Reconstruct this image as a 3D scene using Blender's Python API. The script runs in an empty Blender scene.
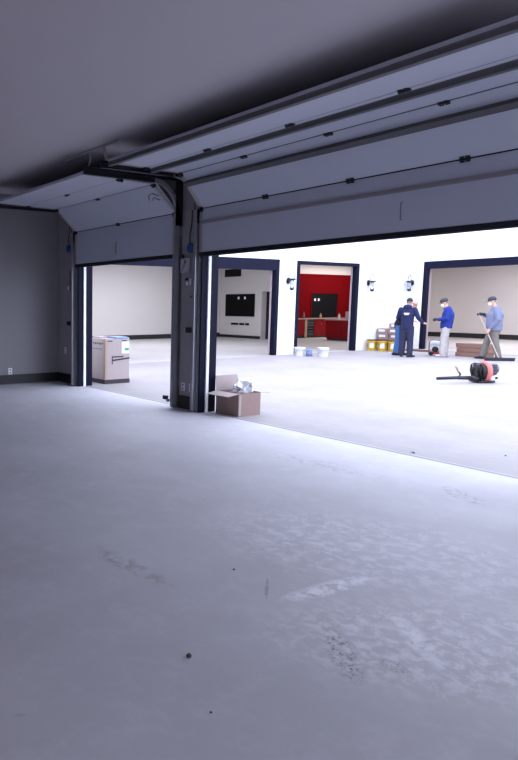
import bpy, bmesh, math, random
from mathutils import Vector, Matrix
random.seed(7)
PI = math.pi
scene = bpy.context.scene
col = scene.collection

# ------------------------------------------------------------------ camera
def V(*a): return Vector(a)
PITCH = math.atan2(76.5, 640.0)
YAW = math.atan2(372.0, 640.0 / math.cos(PITCH))
FH = V(-math.cos(YAW), math.sin(YAW), 0)
RV = V(math.sin(YAW), math.cos(YAW), 0)
FW = FH * math.cos(PITCH) - V(0, 0, 1) * math.sin(PITCH)
UPV = V(0, 0, 1) * math.cos(PITCH) + FH * math.sin(PITCH)
cam = bpy.data.cameras.new('camera')
cam.sensor_width = 36.0
cam.lens = 640.0 / 760.0 * 36.0
cam.shift_x = (259 - 70) / 760.0          # the photograph is cropped from the right of a wider frame
cam.clip_start = 0.05
cam.clip_end = 300
camo = bpy.data.objects.new('camera', cam)
col.objects.link(camo)
camo.matrix_world = Matrix(((RV.x, UPV.x, -FW.x, 0), (RV.y, UPV.y, -FW.y, 0), (RV.z, UPV.z, -FW.z, 1.6), (0, 0, 0, 1)))
scene.camera = camo

# ------------------------------------------------------------------ world, lights, exposure
w = bpy.data.worlds.new('sky')
scene.world = w
w.use_nodes = True
bgn = w.node_tree.nodes['Background']
bgn.inputs[0].default_value = (0.72, 0.785, 1.0, 1)
bgn.inputs[1].default_value = 1.0
scene.view_settings.view_transform = 'Standard'
scene.view_settings.look = 'None'
scene.view_settings.exposure = 2.15
scene.view_settings.gamma = 1.0
scene.view_settings.use_curve_mapping = False

def area(name, loc, rot, sx, sy, power, colr):
    l = bpy.data.lights.new(name, 'AREA')
    l.shape = 'RECTANGLE'; l.size = sx; l.size_y = sy; l.energy = power; l.color = colr
    o = bpy.data.objects.new(name, l); col.objects.link(o)
    o.location = loc; o.rotation_euler = rot
    return o
# added fill under the far units' ceilings; the kitchen's follows its warm lit strip
area('unit_fill_light', (-19, 14, 3.5), (0, 0, 0), 5, 8, 100, (0.86, 0.88, 1.0))
area('kitchen_ceiling_light', (-19.6, 26.3, 3.5), (0, 0, 0), 1.5, 4, 30, (1.0, 0.92, 0.86))
area('hall_fill_light', (-11, 27, 3.5), (0, 0, 0), 8, 5, 125, (0.92, 0.90, 1.0))

# a dim unseen fill light added behind the camera
wl = bpy.data.lights.new('fill_lamp', 'POINT'); wl.energy = 5; wl.shadow_soft_size = 0.2; wl.color = (1.0, 0.93, 0.90)
wlo = bpy.data.objects.new('fill_lamp', wl); col.objects.link(wlo); wlo.location = (0.9, -0.3, 1.0)

# ------------------------------------------------------------------ materials
def s2l(c):
    return tuple((x / 12.92 if x <= 0.04045 else ((x + 0.055) / 1.055) ** 2.4) for x in c)
def rgb(h):
    return s2l((int(h[0:2], 16) / 255, int(h[2:4], 16) / 255, int(h[4:6], 16) / 255))
MATS = {}
def mat(name, hexc, rough=0.6, metal=0.0, var=0.08, scale=6.0, bump=0.0, emis=0.0, trans=0.0, spec=0.5):
    """plain procedural surface: base colour broken up a little by noise"""
    m = bpy.data.materials.new(name); m.use_nodes = True
    nt = m.node_tree; N = nt.nodes; L = nt.links
    b = N['Principled BSDF']
    c = rgb(hexc)
    b.inputs['Roughness'].default_value = rough
    b.inputs['Metallic'].default_value = metal
    b.inputs['Specular IOR Level'].default_value = spec
    tc = N.new('ShaderNodeTexCoord')
    no = N.new('ShaderNodeTexNoise'); no.inputs['Scale'].default_value = scale; no.inputs['Detail'].default_value = 5
    L.new(tc.outputs['Object'], no.inputs['Vector'])
    mx = N.new('ShaderNodeMix'); mx.data_type = 'RGBA'
    mx.inputs[6].default_value = (*[x * (1 - var) for x in c], 1)
    mx.inputs[7].default_value = (*[min(1, x * (1 + var)) for x in c], 1)
    L.new(no.outputs[0], mx.inputs[0]); L.new(mx.outputs[2], b.inputs['Base Color'])
    if bump:
        bp = N.new('ShaderNodeBump'); bp.inputs['Strength'].default_value = bump; bp.inputs['Distance'].default_value = 0.02
        L.new(no.outputs[0], bp.inputs['Height']); L.new(bp.outputs[0], b.inputs['Normal'])
    if emis:
        b.inputs['Emission Color'].default_value = (*c, 1); b.inputs['Emission Strength'].default_value = emis
    if trans:
        b.inputs['Transmission Weight'].default_value = trans
    MATS[name] = m
    return m

def concrete(name, base, dark, lightc, stains=True, joint=False, rough=0.5):
    m = bpy.data.materials.new(name); m.use_nodes = True
    nt = m.node_tree; N = nt.nodes; L = nt.links
    b = N['Principled BSDF']
    geo = N.new('ShaderNodeNewGeometry')
    def noise(scale, detail=6, rough_=0.6, dist=0.0):
        n = N.new('ShaderNodeTexNoise'); n.inputs['Scale'].default_value = scale; n.inputs['Detail'].default_value = detail
        n.inputs['Roughness'].default_value = rough_; n.inputs['Distortion'].default_value = dist
        L.new(geo.outputs['Position'], n.inputs['Vector']); return n.outputs[0]
    def ramp(inp, a, bb):
        r = N.new('ShaderNodeMapRange'); r.inputs[1].default_value = a; r.inputs[2].default_value = bb
        L.new(inp, r.inputs[0]); return r.outputs[0]
    def math_(op, a, bb):
        n = N.new('ShaderNodeMath'); n.operation = op
        for i, x in enumerate((a, bb)):
            if isinstance(x, (int, float)): n.inputs[i].default_value = x
            else: L.new(x, n.inputs[i])
        return n.outputs[0]
    def mix(fac, c1, c2):
        n = N.new('ShaderNodeMix'); n.data_type = 'RGBA'
        if isinstance(fac, (int, float)): n.inputs[0].default_value = fac
        else: L.new(fac, n.inputs[0])
        for i, x in ((6, c1), (7, c2)):
            if isinstance(x, tuple): n.inputs[i].default_value = (*x, 1)
            else: L.new(x, n.inputs[i])
        return n.outputs[2]
    base, dark, lightc = rgb(base), rgb(dark), rgb(lightc)
    c = mix(ramp(noise(0.7, 5), 0.35, 0.7), dark, base)
    c = mix(math_('MULTIPLY', ramp(noise(4.6, 10, 0.72, 0.2), 0.5, 0.75), 0.45), c, lightc)      # trowel marks and dust
    c = mix(math_('MULTIPLY', ramp(noise(48, 4), 0.55, 0.75), 0.3), c, dark)                # fine grain
    if stains:
        sep = N.new('ShaderNodeSeparateXYZ'); L.new(geo.outputs['Position'], sep.inputs[0])
        def blob(x, y, rx, ry, ang, lo, hi, sc, colr, k):
            dx = math_('SUBTRACT', sep.outputs[0], x); dy = math_('SUBTRACT', sep.outputs[1], y)
            ca, sa = math.cos(ang), math.sin(ang)
            u = math_('DIVIDE', math_('ADD', math_('MULTIPLY', dx, ca), math_('MULTIPLY', dy, sa)), rx)
            v = math_('DIVIDE', math_('SUBTRACT', math_('MULTIPLY', dy, ca), math_('MULTIPLY', dx, sa)), ry)
            r = math_('ADD', math_('MULTIPLY', u, u), math_('MULTIPLY', v, v))
            fall = ramp(r, 1.0, 0.25)
            f = math_('MULTIPLY', math_('MULTIPLY', fall, ramp(noise(sc, 6, 0.7, 0.5), lo, hi)), k)
            return mix(f, cc[0], rgb(colr))
        cc = [c]
        for st in STAINS:
            cc[0] = blob(*st)
        c = cc[0]
        if joint:
            d = math_('ABSOLUTE', math_('SUBTRACT', sep.outputs[1], 6.455), 0)
            d = math_('ADD', d, math_('MULTIPLY', noise(3.0, 4), 0.004))
            c = mix(math_('MULTIPLY', ramp(d, 0.040, 0.030), 0.8), c, rgb('6a686c'))
    L.new(c, b.inputs['Base Color'])
    rr = math_('ADD', math_('MULTIPLY', noise(1.5, 6), 0.25), rough - 0.12)
    L.new(rr, b.inputs['Roughness'])
    bp = N.new('ShaderNodeBump'); bp.inputs['Strength'].default_value = 0.08; bp.inputs['Distance'].default_value = 0.01
    L.new(noise(9, 8), bp.inputs['Height']); L.new(bp.outputs[0], b.inputs['Normal'])
    MATS[name] = m
    return m

# stains: x, y, rx, ry, angle, noise lo, hi, noise scale, colour, strength
STAINS = [
    (-1.78, 2.47, 0.27, 0.075, -0.67, 0.50, 0.58, 52, '45443f', 0.8),
    (-1.60, 2.58, 0.09, 0.05, -0.3, 0.52, 0.60, 56, '505052', 0.7),
    (-2.435, 2.69, 0.16, 0.012, -0.85, 0.38, 0.55, 24, '62626a', 0.75),
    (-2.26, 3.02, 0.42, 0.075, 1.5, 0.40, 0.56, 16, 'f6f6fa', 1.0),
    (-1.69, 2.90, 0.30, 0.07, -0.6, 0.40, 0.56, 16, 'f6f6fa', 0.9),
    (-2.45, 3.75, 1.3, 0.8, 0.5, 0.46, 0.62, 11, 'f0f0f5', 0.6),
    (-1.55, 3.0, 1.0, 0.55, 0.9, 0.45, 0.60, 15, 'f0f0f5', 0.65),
    (-2.85, 5.45, 0.35, 0.12, -0.45, 0.50, 0.60, 16, '83848c', 0.6),
    (-3.1, 2.2, 0.45, 0.10, 0.1, 0.46, 0.62, 11, '968c86', 0.5),
    (-4.20, 5.30, 0.9, 0.20, 0.1, 0.5, 0.64, 12, '8f919b', 0.5),
    (-2.118, 0.996, 0.035, 0.012, 1.2, 0.3, 0.5, 10, 'b9b6be', 0.6),
]
M_floor = concrete('garage_concrete', 'd1cfd4', 'c1bfc4', 'e2e1e6', True, True, 0.6)
M_court = concrete('courtyard_concrete', 'a29c9b', '959090', 'aea9a8', False, False, 0.7)
M_hall = concrete('unit_concrete', 'b9b6b6', 'abA8a8', 'c6c4c4', False, False, 0.5)
M_ceil = mat('ceiling_paint', 'beb8bd', 0.9, var=0.02, scale=1.5)
M_grey = mat('grey_wall_paint', '88868a', 0.7, var=0.03, scale=1.2)
M_greyf = mat('light_grey_wall_paint', 'a09ca2', 0.7, var=0.03, scale=1.2)
M_white = mat('white_stucco', 'e9e9ea', 0.85, var=0.02, scale=30, bump=0.05)
M_unit = mat('pale_wall_paint', 'd3cfcd', 0.8, var=0.02, scale=1.0)
M_navy = mat('dark_steel', '101228', 0.6, var=0.15, scale=4, spec=0.12)
M_blackbase = mat('black_baseboard', '1b1b20', 0.5, var=0.1)
M_brown = mat('brown_dark_base', '2c2724', 0.6, var=0.2, scale=8)
M_door = mat('door_panel_steel', 'bfc2d0', 0.55, var=0.03, scale=3)
M_strut = mat('galvanised_strut', '5c5a5e', 0.5, 0.2, var=0.12, scale=12)
M_strutp = mat('painted_strut', 'b0a8a8', 0.5, var=0.05)
M_strutl = mat('mid_grey_strut', '8c868c', 0.5, var=0.05)
M_rubber = mat('black_rubber', '101013', 0.7, var=0.2)
M_hinge = mat('hinge_steel', '34363e', 0.4, 0.6, var=0.2)
M_galv = mat('galvanised_steel', '8d8d90', 0.4, 0.7, var=0.15, scale=20)
M_track = mat('track_steel', 'a8a9b0', 0.4, 0.6, var=0.12, scale=18)
M_strap = mat('pale_strap_steel', 'b9b7bc', 0.6, 0.0, var=0.06)
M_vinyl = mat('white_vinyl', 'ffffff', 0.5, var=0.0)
M_stripp = mat('pink_grey_strip', 'b0a0a4', 0.6)
M_plastic = mat('white_plastic', 'eeeef2', 0.4, var=0.02)
M_case = mat('pale_grey_case', 'bcb9c6', 0.4, var=0.02)
M_greyplastic = mat('grey_plastic', '8a8a92', 0.4, var=0.03)
M_black = mat('black_plastic', '0d0d10', 0.5, var=0.2)
M_blue = mat('blue_plastic', '1f4f8c', 0.5, var=0.1)
M_card = mat('cardboard', 'b39b88', 0.85, var=0.06, scale=14)
M_cardd = mat('brown_cardboard', '98807a', 0.85, var=0.08, scale=14)
M_cardp = mat('pale_cardboard', 'b3a5a2', 0.85, var=0.04, scale=14)
M_ink = mat('dark_ink', '3a3138', 0.7, var=0.1)
M_film = mat('white_film', 'f2f3f6', 0.25, var=0.05, scale=20, bump=0.4)
M_bluefilm = mat('blue_film', '6f93c4', 0.35, var=0.08)
M_green = mat('green_print', '4fa07e', 0.6, var=0.05)
M_yellow = mat('yellow_pail', 'e0b410', 0.4, var=0.05)
M_pailw = mat('white_pail', 'e4e6ea', 0.4, var=0.03)
M_wire = mat('wire_steel', 'a0a0a6', 0.3, 0.9)
M_red = mat('red_wall_paint', '680008', 0.9, var=0.04, scale=2, spec=0.08)
M_redcab = mat('red_cabinet_lacquer', '7e0510', 0.5, var=0.03, spec=0.15)
M_counter = mat('pale_stone', 'a09088', 0.35, var=0.15, scale=25)
M_screen = mat('black_recess', '050509', 0.6, var=0.2, spec=0.15)
M_tan = mat('tan_wood', 'a98d72', 0.6, var=0.15, scale=10)
M_glassd = mat('dark_glass', '14161a', 0.1, var=0.1)
M_glass = mat('lamp_glass', 'e8ecf4', 0.05, var=0.0, trans=0.9)
M_skin = mat('skin', 'c99a84', 0.55, var=0.05, scale=20)
M_hair = mat('dark_hair', '16120f', 0.6, var=0.3, scale=60)
M_navycloth = mat('navy_cloth', '1b2048', 0.9, var=0.12, scale=18)
M_navytr = mat('navy_trousers', '262944', 0.9, var=0.12, scale=18)
M_bluecloth = mat('blue_cloth', '1b2f84', 0.9, var=0.12, scale=14)
M_jeans = mat('blue_denim', '3f639c', 0.9, var=0.15, scale=24)
M_blackcloth = mat('black_cloth', '15151d', 0.9, var=0.2, scale=18)
M_camo = mat('pale_patterned_cloth', 'b3aca9', 0.9, var=0.22, scale=16)
M_greycloth = mat('grey_blue_cloth', '747a92', 0.9, var=0.1, scale=14)
M_olive = mat('olive_camo_cloth', '767068', 0.9, var=0.35, scale=17)
M_capgrey = mat('charcoal_cap_cloth', '3d3d46', 0.9, var=0.15, scale=20)
M_pink = mat('pink_cap_cloth', 'cfa3a3', 0.9, var=0.1, scale=20)
M_mask = mat('white_mask', 'f2f2f4', 0.8, var=0.0)
M_boot = mat('dark_boot', '1d1b22', 0.6, var=0.15)
M_bootl = mat('pale_boot', 'b0aaa8', 0.7, var=0.15)
M_glove = mat('dark_glove', '22222a', 0.8, var=0.2)
M_orange = mat('red_orange_plastic', 'd2706a', 0.4, var=0.05)
M_redp = mat('red_machine_paint', 'a51f33', 0.35, var=0.08)
M_engine = mat('grey_engine', '70727c', 0.4, 0.4, var=0.25, scale=30)
M_wood = mat('brown_wood', '6f4f47', 0.7, var=0.2, scale=9)
M_stone = mat('pebble_stone', '4a4644', 0.8, var=0.2)
M_handle = mat('pale_broom_pole', 'b8a6a2', 0.6, var=0.06)
M_eye = mat('eye', '241a14', 0.2, var=0.0)

# ------------------------------------------------------------------ geometry helpers
def world_of(o):
    mw = Matrix.Translation(o.location) @ o.rotation_euler.to_matrix().to_4x4()
    return world_of(o.parent) @ mw if o.parent else mw
class MB:
    def __init__(self): self.bm = bmesh.new()
    def box(self, x0, x1, y0, y1, z0, z1, mi=0):
        vs = [self.bm.verts.new(p) for p in ((x0,y0,z0),(x1,y0,z0),(x1,y1,z0),(x0,y1,z0),(x0,y0,z1),(x1,y0,z1),(x1,y1,z1),(x0,y1,z1))]
        for f in ((0,3,2,1),(4,5,6,7),(0,1,5,4),(1,2,6,5),(2,3,7,6),(3,0,4,7)):
            self.bm.faces.new([vs[i] for i in f]).material_index = mi
        return vs
    def obox(self, c, ax, ay, az, mi=0):
        """oriented box: centre and three half-axis vectors"""
        c = Vector(c); ax, ay, az = Vector(ax), Vector(ay), Vector(az)
        vs = []
        for sz in (-1, 1):
            for sx, sy in ((-1,-1),(1,-1),(1,1),(-1,1)):
                vs.append(self.bm.verts.new(c + ax*sx + ay*sy + az*sz))
        for f in ((0,3,2,1),(4,5,6,7),(0,1,5,4),(1,2,6,5),(2,3,7,6),(3,0,4,7)):
            self.bm.faces.new([vs[i] for i in f]).material_index = mi
    def prism(self, poly, vec, mi=0):
        """closed polygon (3d points) extruded by vec"""
        vec = Vector(vec)
        a = [self.bm.verts.new(Vector(p)) for p in poly]; b = [self.bm.verts.new(Vector(p) + vec) for p in poly]
        n = len(a)
        self.bm.faces.new(a[::-1]).material_index = mi; self.bm.faces.new(b).material_index = mi
        for i in range(n): self.bm.faces.new((a[i], a[(i+1)%n], b[(i+1)%n], b[i])).material_index = mi
    def loft(self, pts, radii, side=None, seg=12, caps=True, round_=False):
        """tube of elliptic rings; a radius is a number or (along side, along front)"""
        pts = [Vector(p) for p in pts]
        rr = [(r, r) if isinstance(r, (int, float)) else r for r in radii]
        if round_:
            d0 = (pts[0]-pts[1]).normalized(); d1 = (pts[-1]-pts[-2]).normalized()
            a, b = min(rr[0]), min(rr[-1])
            pts = [pts[0]+d0*a*0.95, pts[0]+d0*a*0.6] + pts + [pts[-1]+d1*b*0.6, pts[-1]+d1*b*0.95]
            k = [tuple(x*0.3 for x in rr[0]), tuple(x*0.8 for x in rr[0])]
            rr = k + rr + [tuple(x*0.8 for x in rr[-1]), tuple(x*0.3 for x in rr[-1])]
        rings = []
        prev = None
        for i, p in enumerate(pts):
            t = (pts[min(i+1, len(pts)-1)] - pts[max(i-1, 0)]).normalized()
            if side is not None:
                s = Vector(side); s = (s - t*s.dot(t))
            elif prev is not None:
                s = prev - t*prev.dot(t)
            else:
                s = t.cross(V(0,0,1)) if abs(t.z) < 0.9 else t.cross(V(1,0,0))
            if s.length < 1e-6: s = t.orthogonal()
            s.normalize(); prev = s
            f = t.cross(s)
            rings.append([self.bm.verts.new(p + s*(math.cos(2*PI*k/seg)*rr[i][0]) + f*(math.sin(2*PI*k/seg)*rr[i][1])) for k in range(seg)])
        for a, b in zip(rings, rings[1:]):
            for k in range(seg): self.bm.faces.new((a[k], a[(k+1)%seg], b[(k+1)%seg], b[k]))
        if caps:
            self.bm.faces.new(rings[0][::-1]); self.bm.faces.new(rings[-1])
    def tube(self, pts, r, seg=8): self.loft(pts, [r]*len(pts), seg=seg)
    def lathe(self, prof, c=(0,0,0), seg=24, axis='z'):
        """profile of (r, h) turned about an axis through c"""
        c = Vector(c); rings = []
        for r, h in prof:
            ring = []
            for k in range(seg):
                a = 2*PI*k/seg; u, v = r*math.cos(a), r*math.sin(a)
                p = {'z': V(u, v, h), 'y': V(u, h, -v), 'x': V(h, u, v)}[axis]
                ring.append(self.bm.verts.new(c + p))
            rings.append(ring)
        for a, b in zip(rings, rings[1:]):
            for k in range(seg): self.bm.faces.new((a[k], a[(k+1)%seg], b[(k+1)%seg], b[k]))
        self.bm.faces.new(rings[0][::-1]); self.bm.faces.new(rings[-1])
    def ball(self, c, rx, ry, rz, seg=16, rot=None):
        m = Matrix.Translation(Vector(c))
        if rot is not None: m = m @ rot
        m = m @ Matrix.Diagonal((rx, ry, rz, 1))
        bmesh.ops.create_uvsphere(self.bm, u_segments=seg, v_segments=max(6, seg*2//3), radius=1, matrix=m)
    def build(self, name, m, parent=None, local=False, smooth=False, bevel=0.0, remesh=0.0, subsurf=0, smoothit=6):
        bm = self.bm
        bmesh.ops.recalc_face_normals(bm, faces=bm.faces[:]) if not remesh else None
        if parent is not None and not local:
            bm.transform(world_of(parent).inverted())
        loc = None
        if parent is None:
            xs = [v.co for v in bm.verts]
            loc = V((min(p.x for p in xs)+max(p.x for p in xs))/2, (min(p.y for p in xs)+max(p.y for p in xs))/2, min(p.z for p in xs))
            bm.transform(Matrix.Translation(-loc))
        if smooth:
            for f in bm.faces: f.smooth = True
        me = bpy.data.meshes.new(name); bm.to_mesh(me); bm.free()
        for mm in (m if isinstance(m, (list, tuple)) else [m]): me.materials.append(mm)
        o = bpy.data.objects.new(name, me); col.objects.link(o)
        if remesh:
            r = o.modifiers.new('r', 'REMESH'); r.mode = 'VOXEL'; r.voxel_size = remesh; r.use_smooth_shade = True
            s = o.modifiers.new('s', 'SMOOTH'); s.factor = 0.5; s.iterations = smoothit
            dg = bpy.context.evaluated_depsgraph_get()
            new = bpy.data.meshes.new_from_object(o.evaluated_get(dg))
            o.modifiers.clear(); o.data = new; new.name = name
            if not new.materials: new.materials.append(m)
            bpy.data.meshes.remove(me)
        if bevel:
            b = o.modifiers.new('bevel', 'BEVEL'); b.width = bevel; b.segments = 2; b.limit_method = 'ANGLE'
        if loc is not None: o.location = loc
        if parent is not None: o.parent = parent
        return o

def tag(o, label, cat, group=None):
    o['label'] = label; o['category'] = cat
    if group: o['group'] = group
    return o
def thing(name, loc, label, cat, group=None, rz=0.0):
    o = bpy.data.objects.new(name, None); col.objects.link(o)
    o.empty_display_size = 0.1
    o.location = loc; o.rotation_euler = (0, 0, rz)
    return tag(o, label, cat, group)
def struct(mb, name, m, **k):
    o = mb.build(name, m, **k); o['kind'] = 'structure'; return o
def dup(root, loc, rz, label, group=None):
    r = root.copy(); col.objects.link(r); r.location = loc; r.rotation_euler = (0, 0, rz); r['label'] = label
    if group: r['group'] = group
    for ch in list(root.children):
        c = ch.copy(); col.objects.link(c); c.parent = r
        for g in list(ch.children):
            d = g.copy(); col.objects.link(d); d.parent = c
    return r

# ------------------------------------------------------------------ garage shell
XL, XR, YB, YF, YO, ZC = -11.5, 5.0, -2.6, 6.36, 6.60, 3.68
O1 = (-10.60, -7.74); O2 = (-7.13, -2.27); O3 = (-1.4, 4.4); HO = 2.44; H3 = 3.45  # third opening unseen, its height raised to let in more sky light
m = MB(); m.box(XL-0.2, XR+0.2, YB-0.2, 6.5, -0.15, 0); struct(m, 'floor', M_floor)
m = MB(); m.box(XL-0.2, XR+0.2, YB-0.2, YO, ZC, ZC+0.15); struct(m, 'ceiling', M_ceil)
m = MB(); m.box(XL-0.2, XL, YB-0.2, YF, 0, ZC); struct(m, 'wall_left', M_grey)
RO = (-0.5, 3.6, 1.9)                       # unseen side opening, added right of the camera to light the interior
m = MB(); m.box(XR, XR+0.2, YB-0.2, RO[0], 0, ZC); m.box(XR, XR+0.2, RO[1], YF, 0, ZC); m.box(XR, XR+0.2, RO[0], RO[1], RO[2], ZC); struct(m, 'wall_right', M_grey)
BO = (2.0, 4.0, 2.2)                       # opening added behind the camera to let in extra yard light
m = MB(); m.box(XL-0.2, BO[0], YB-0.2, YB, 0, ZC); m.box(BO[1], XR+0.2, YB-0.2, YB, 0, ZC); m.box(BO[0], BO[1], YB-0.2, YB, BO[2], ZC); struct(m, 'wall_back', M_grey)
m = MB()
xs = [XL-0.2, O1[0], O1[1], O2[0], O2[1], O3[0], O3[1], XR+0.2]
for a, b in zip(xs[0::2], xs[1::2]):
    m.box(a, b, YF, YO-0.02, 0, HO); m.box(a, b, YO-0.02, YO, 0, HO, 1)
m.box(xs[0], O3[0], YF, YO-0.02, HO, ZC); m.box(xs[0], O3[0], YO-0.02, YO, HO, 4.3, 1)
m.box(O3[1], xs[-1], YF, YO-0.02, HO, ZC); m.box(O3[1], xs[-1], YO-0.02, YO, HO, 4.3, 1)
m.box(O3[0], O3[1], YF, YO-0.02, H3, ZC); m.box(O3[0], O3[1], YO-0.02, YO, H3, 4.3, 1)
struct(m, 'wall_front', [M_greyf, M_white])
# black baseboards
m = MB(); m.box(XL, XL+0.02, YB, YF-0.02, 0.02, 0.20); struct(m, 'baseboard_left', M_blackbase, bevel=0.004)
for a, b in ((XL, -10.76), (-7.62, -7.26)):
    m = MB(); m.box(a, b, YF-0.02, YF, 0.02 if a < -8 else 0.0, 0.20); struct(m, 'baseboard_front', M_brown if a > -8 else M_blackbase, bevel=0.004)
# steel linings of the three openings with a white weather strip
for i, (a, b) in enumerate((O1, O2, O3)):
    HO = 2.44 if i < 2 else H3
    m = MB()
    m.box(a-0.005, a+0.015, YF-0.06, YO+0.01, 0, HO+0.0)
    m.box(b-0.015, b+0.005, YF-0.06, YO+0.01, 0, HO+0.0)
    m.box(a+0.015, b-0.015, YF-0.02, YO+0.01, HO-0.015, HO+0.005)
    t = struct(m, 'trim_%d' % (i+1), M_navy)
    m = MB()
    m.box(a+0.015, a+0.035, 6.405, 6.455, 0, HO-0.015); m.box(b-0.035, b-0.015, 6.405, 6.455, 0, HO-0.015)
    m.build('weather_strip', M_vinyl, t)

# ------------------------------------------------------------------ courtyard and the units across it
XW, YN = -14.05, 22.1
m = MB(); m.box(XW, 30, 6.5, YN, -0.15, 0); m.box(XL-2.6, XL-0.2, 4, 6.5, -0.15, 0); struct(m, 'courtyard_paving', M_court)
m = MB(); m.box(-30, 30, -30, YB-0.2, -0.15, 0); m.box(XR+0.2, 30, YB-0.2, 6.5, -0.15, 0); struct(m, 'yard_paving', M_court)
# west wing wall with openings a and b
A = (8.72, 15.40); B = (16.45, 19.22); CX = (-13.35, -8.45); HT = 2.82
m = MB()
for a, b in ((4.0, A[0]-0.13), (A[1]+0.13, B[0]-0.13), (B[1]+0.13, YN+0.14)):
    m.box(XW-0.14, XW, a, b, 0, 2.93)
m.box(XW-0.14, XW, 4.0, YN+0.14, 2.935, 4.7)
struct(m, 'wall_west', M_white)
m = MB()
m.box(XW, CX[0]-0.13, YN, YN+0.14, 0, 3.05); m.box(CX[1]+0.13, 8, YN, YN+0.14, 0, 3.05); m.box(XW, 8, YN, YN+0.14, 3.05, 4.7)
struct(m, 'wall_north', M_white)
def frame_x(name, y0, y1, top, drop):
    m = MB(); x = XW
    m.box(x-0.145, x+0.02, y0-0.13, y0, 0, top); m.box(x-0.145, x+0.02, y1, y1+0.13, 0, top)
    m.box(x-0.145, x+0.02, y0, y1, top-drop, top)
    t = struct(m, name, M_navy)
    m = MB(); m.box(x-0.19, x-0.15, y1-0.03, y1+0.05, 0, top-drop); m.box(x-0.19, x-0.15, y0-0.05, y0+0.03, 0, top-drop); m.build('weather_strip', M_stripp, t)
    return t
frame_x('trim_4', A[0], A[1], 2.94, 0.33)
frame_x('trim_5', B[0], B[1], 2.93, 0.10)
m = MB()
m.box(CX[0]-0.13, CX[0], YN-0.02, YN+0.145, 0, 3.05); m.box(CX[1], CX[1]+0.13, YN-0.02, YN+0.145, 0, 3.05)
m.box(CX[0], CX[1], YN-0.02, YN+0.145, 2.80, 3.05)
t = struct(m, 'trim_6', M_navy)
m = MB(); m.box(CX[0]-0.05, CX[0]+0.04, YN+0.15, YN+0.19, 0, 2.9); m.box(CX[1]-0.04, CX[1]+0.05, YN+0.15, YN+0.19, 0, 2.9); m.build('weather_strip', M_stripp, t)
# floor, ceiling and walls inside the units
XF, YE = -23.4, 31.2
m = MB(); m.box(XF, XW-0.0, 4.0, YN, -0.15, 0); m.box(XF, -4, YN, YE, -0.15, 0); struct(m, 'unit_floor', M_hall)
m = MB(); m.box(XF, XW-0.14, 4.0, YE, 3.6, 3.7); m.box(XW-0.14, -4, YN+0.14, YE, 3.6, 3.7); struct(m, 'unit_ceiling', M_unit)
m = MB(); m.box(XF-0.2, XF, 4.0, 21.9, 0, 3.6); struct(m, 'wall_far_west', M_unit)
m = MB(); m.box(XF-0.2, -4, YE, YE+0.2, 0, 3.6); struct(m, 'wall_far_north', M_unit)
m = MB(); m.box(-4, -3.8, YN, YE, 0, 3.6); struct(m, 'wall_far_east', M_unit)
m = MB(); m.box(XF, XW-0.14, 3.8, 4.0, 0, 3.6); struct(m, 'wall_far_south', M_unit)
m = MB(); m.box(XF, XF+0.02, 4.0, 21.9, 0, 0.20); struct(m, 'baseboard_west', M_blackbase)
m = MB(); m.box(-21, -4, YE-0.02, YE, 0, 0.22); struct(m, 'baseboard_north', M_blackbase)
m = MB(); m.box(XF, -20.78, 21.88, 21.9, 0, 0.13); struct(m, 'baseboard_partition', M_blackbase)
# partition with the recessed panel, and the red kitchen wall behind it
m = MB()
m.box(XF, -20.76, 21.9, 22.3, 0, 3.6); m.box(-20.76, -20.10, 21.9, 22.3, 2.13, 3.6)
struct(m, 'wall_partition', M_unit)
m = MB(); m.box(-20.76, -20.10, 22.22, 22.28, 0, 2.13)
d1 = struct(m, 'door_1', M_black)
m = MB(); m.lathe([(0.025, 0), (0.03, 0.03), (0.012, 0.05)], (-20.22, 22.17, 1.0), 12, 'y'); m.build('door_handle', M_wire, d1)
m = MB(); m.box(-21.2, -21.0, 22.3, YE, 0, 3.0); m.box(-21.2, -21.0, 22.3, YE, 3.0, 3.6, 1); struct(m, 'wall_kitchen', [M_red, M_unit])

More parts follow.
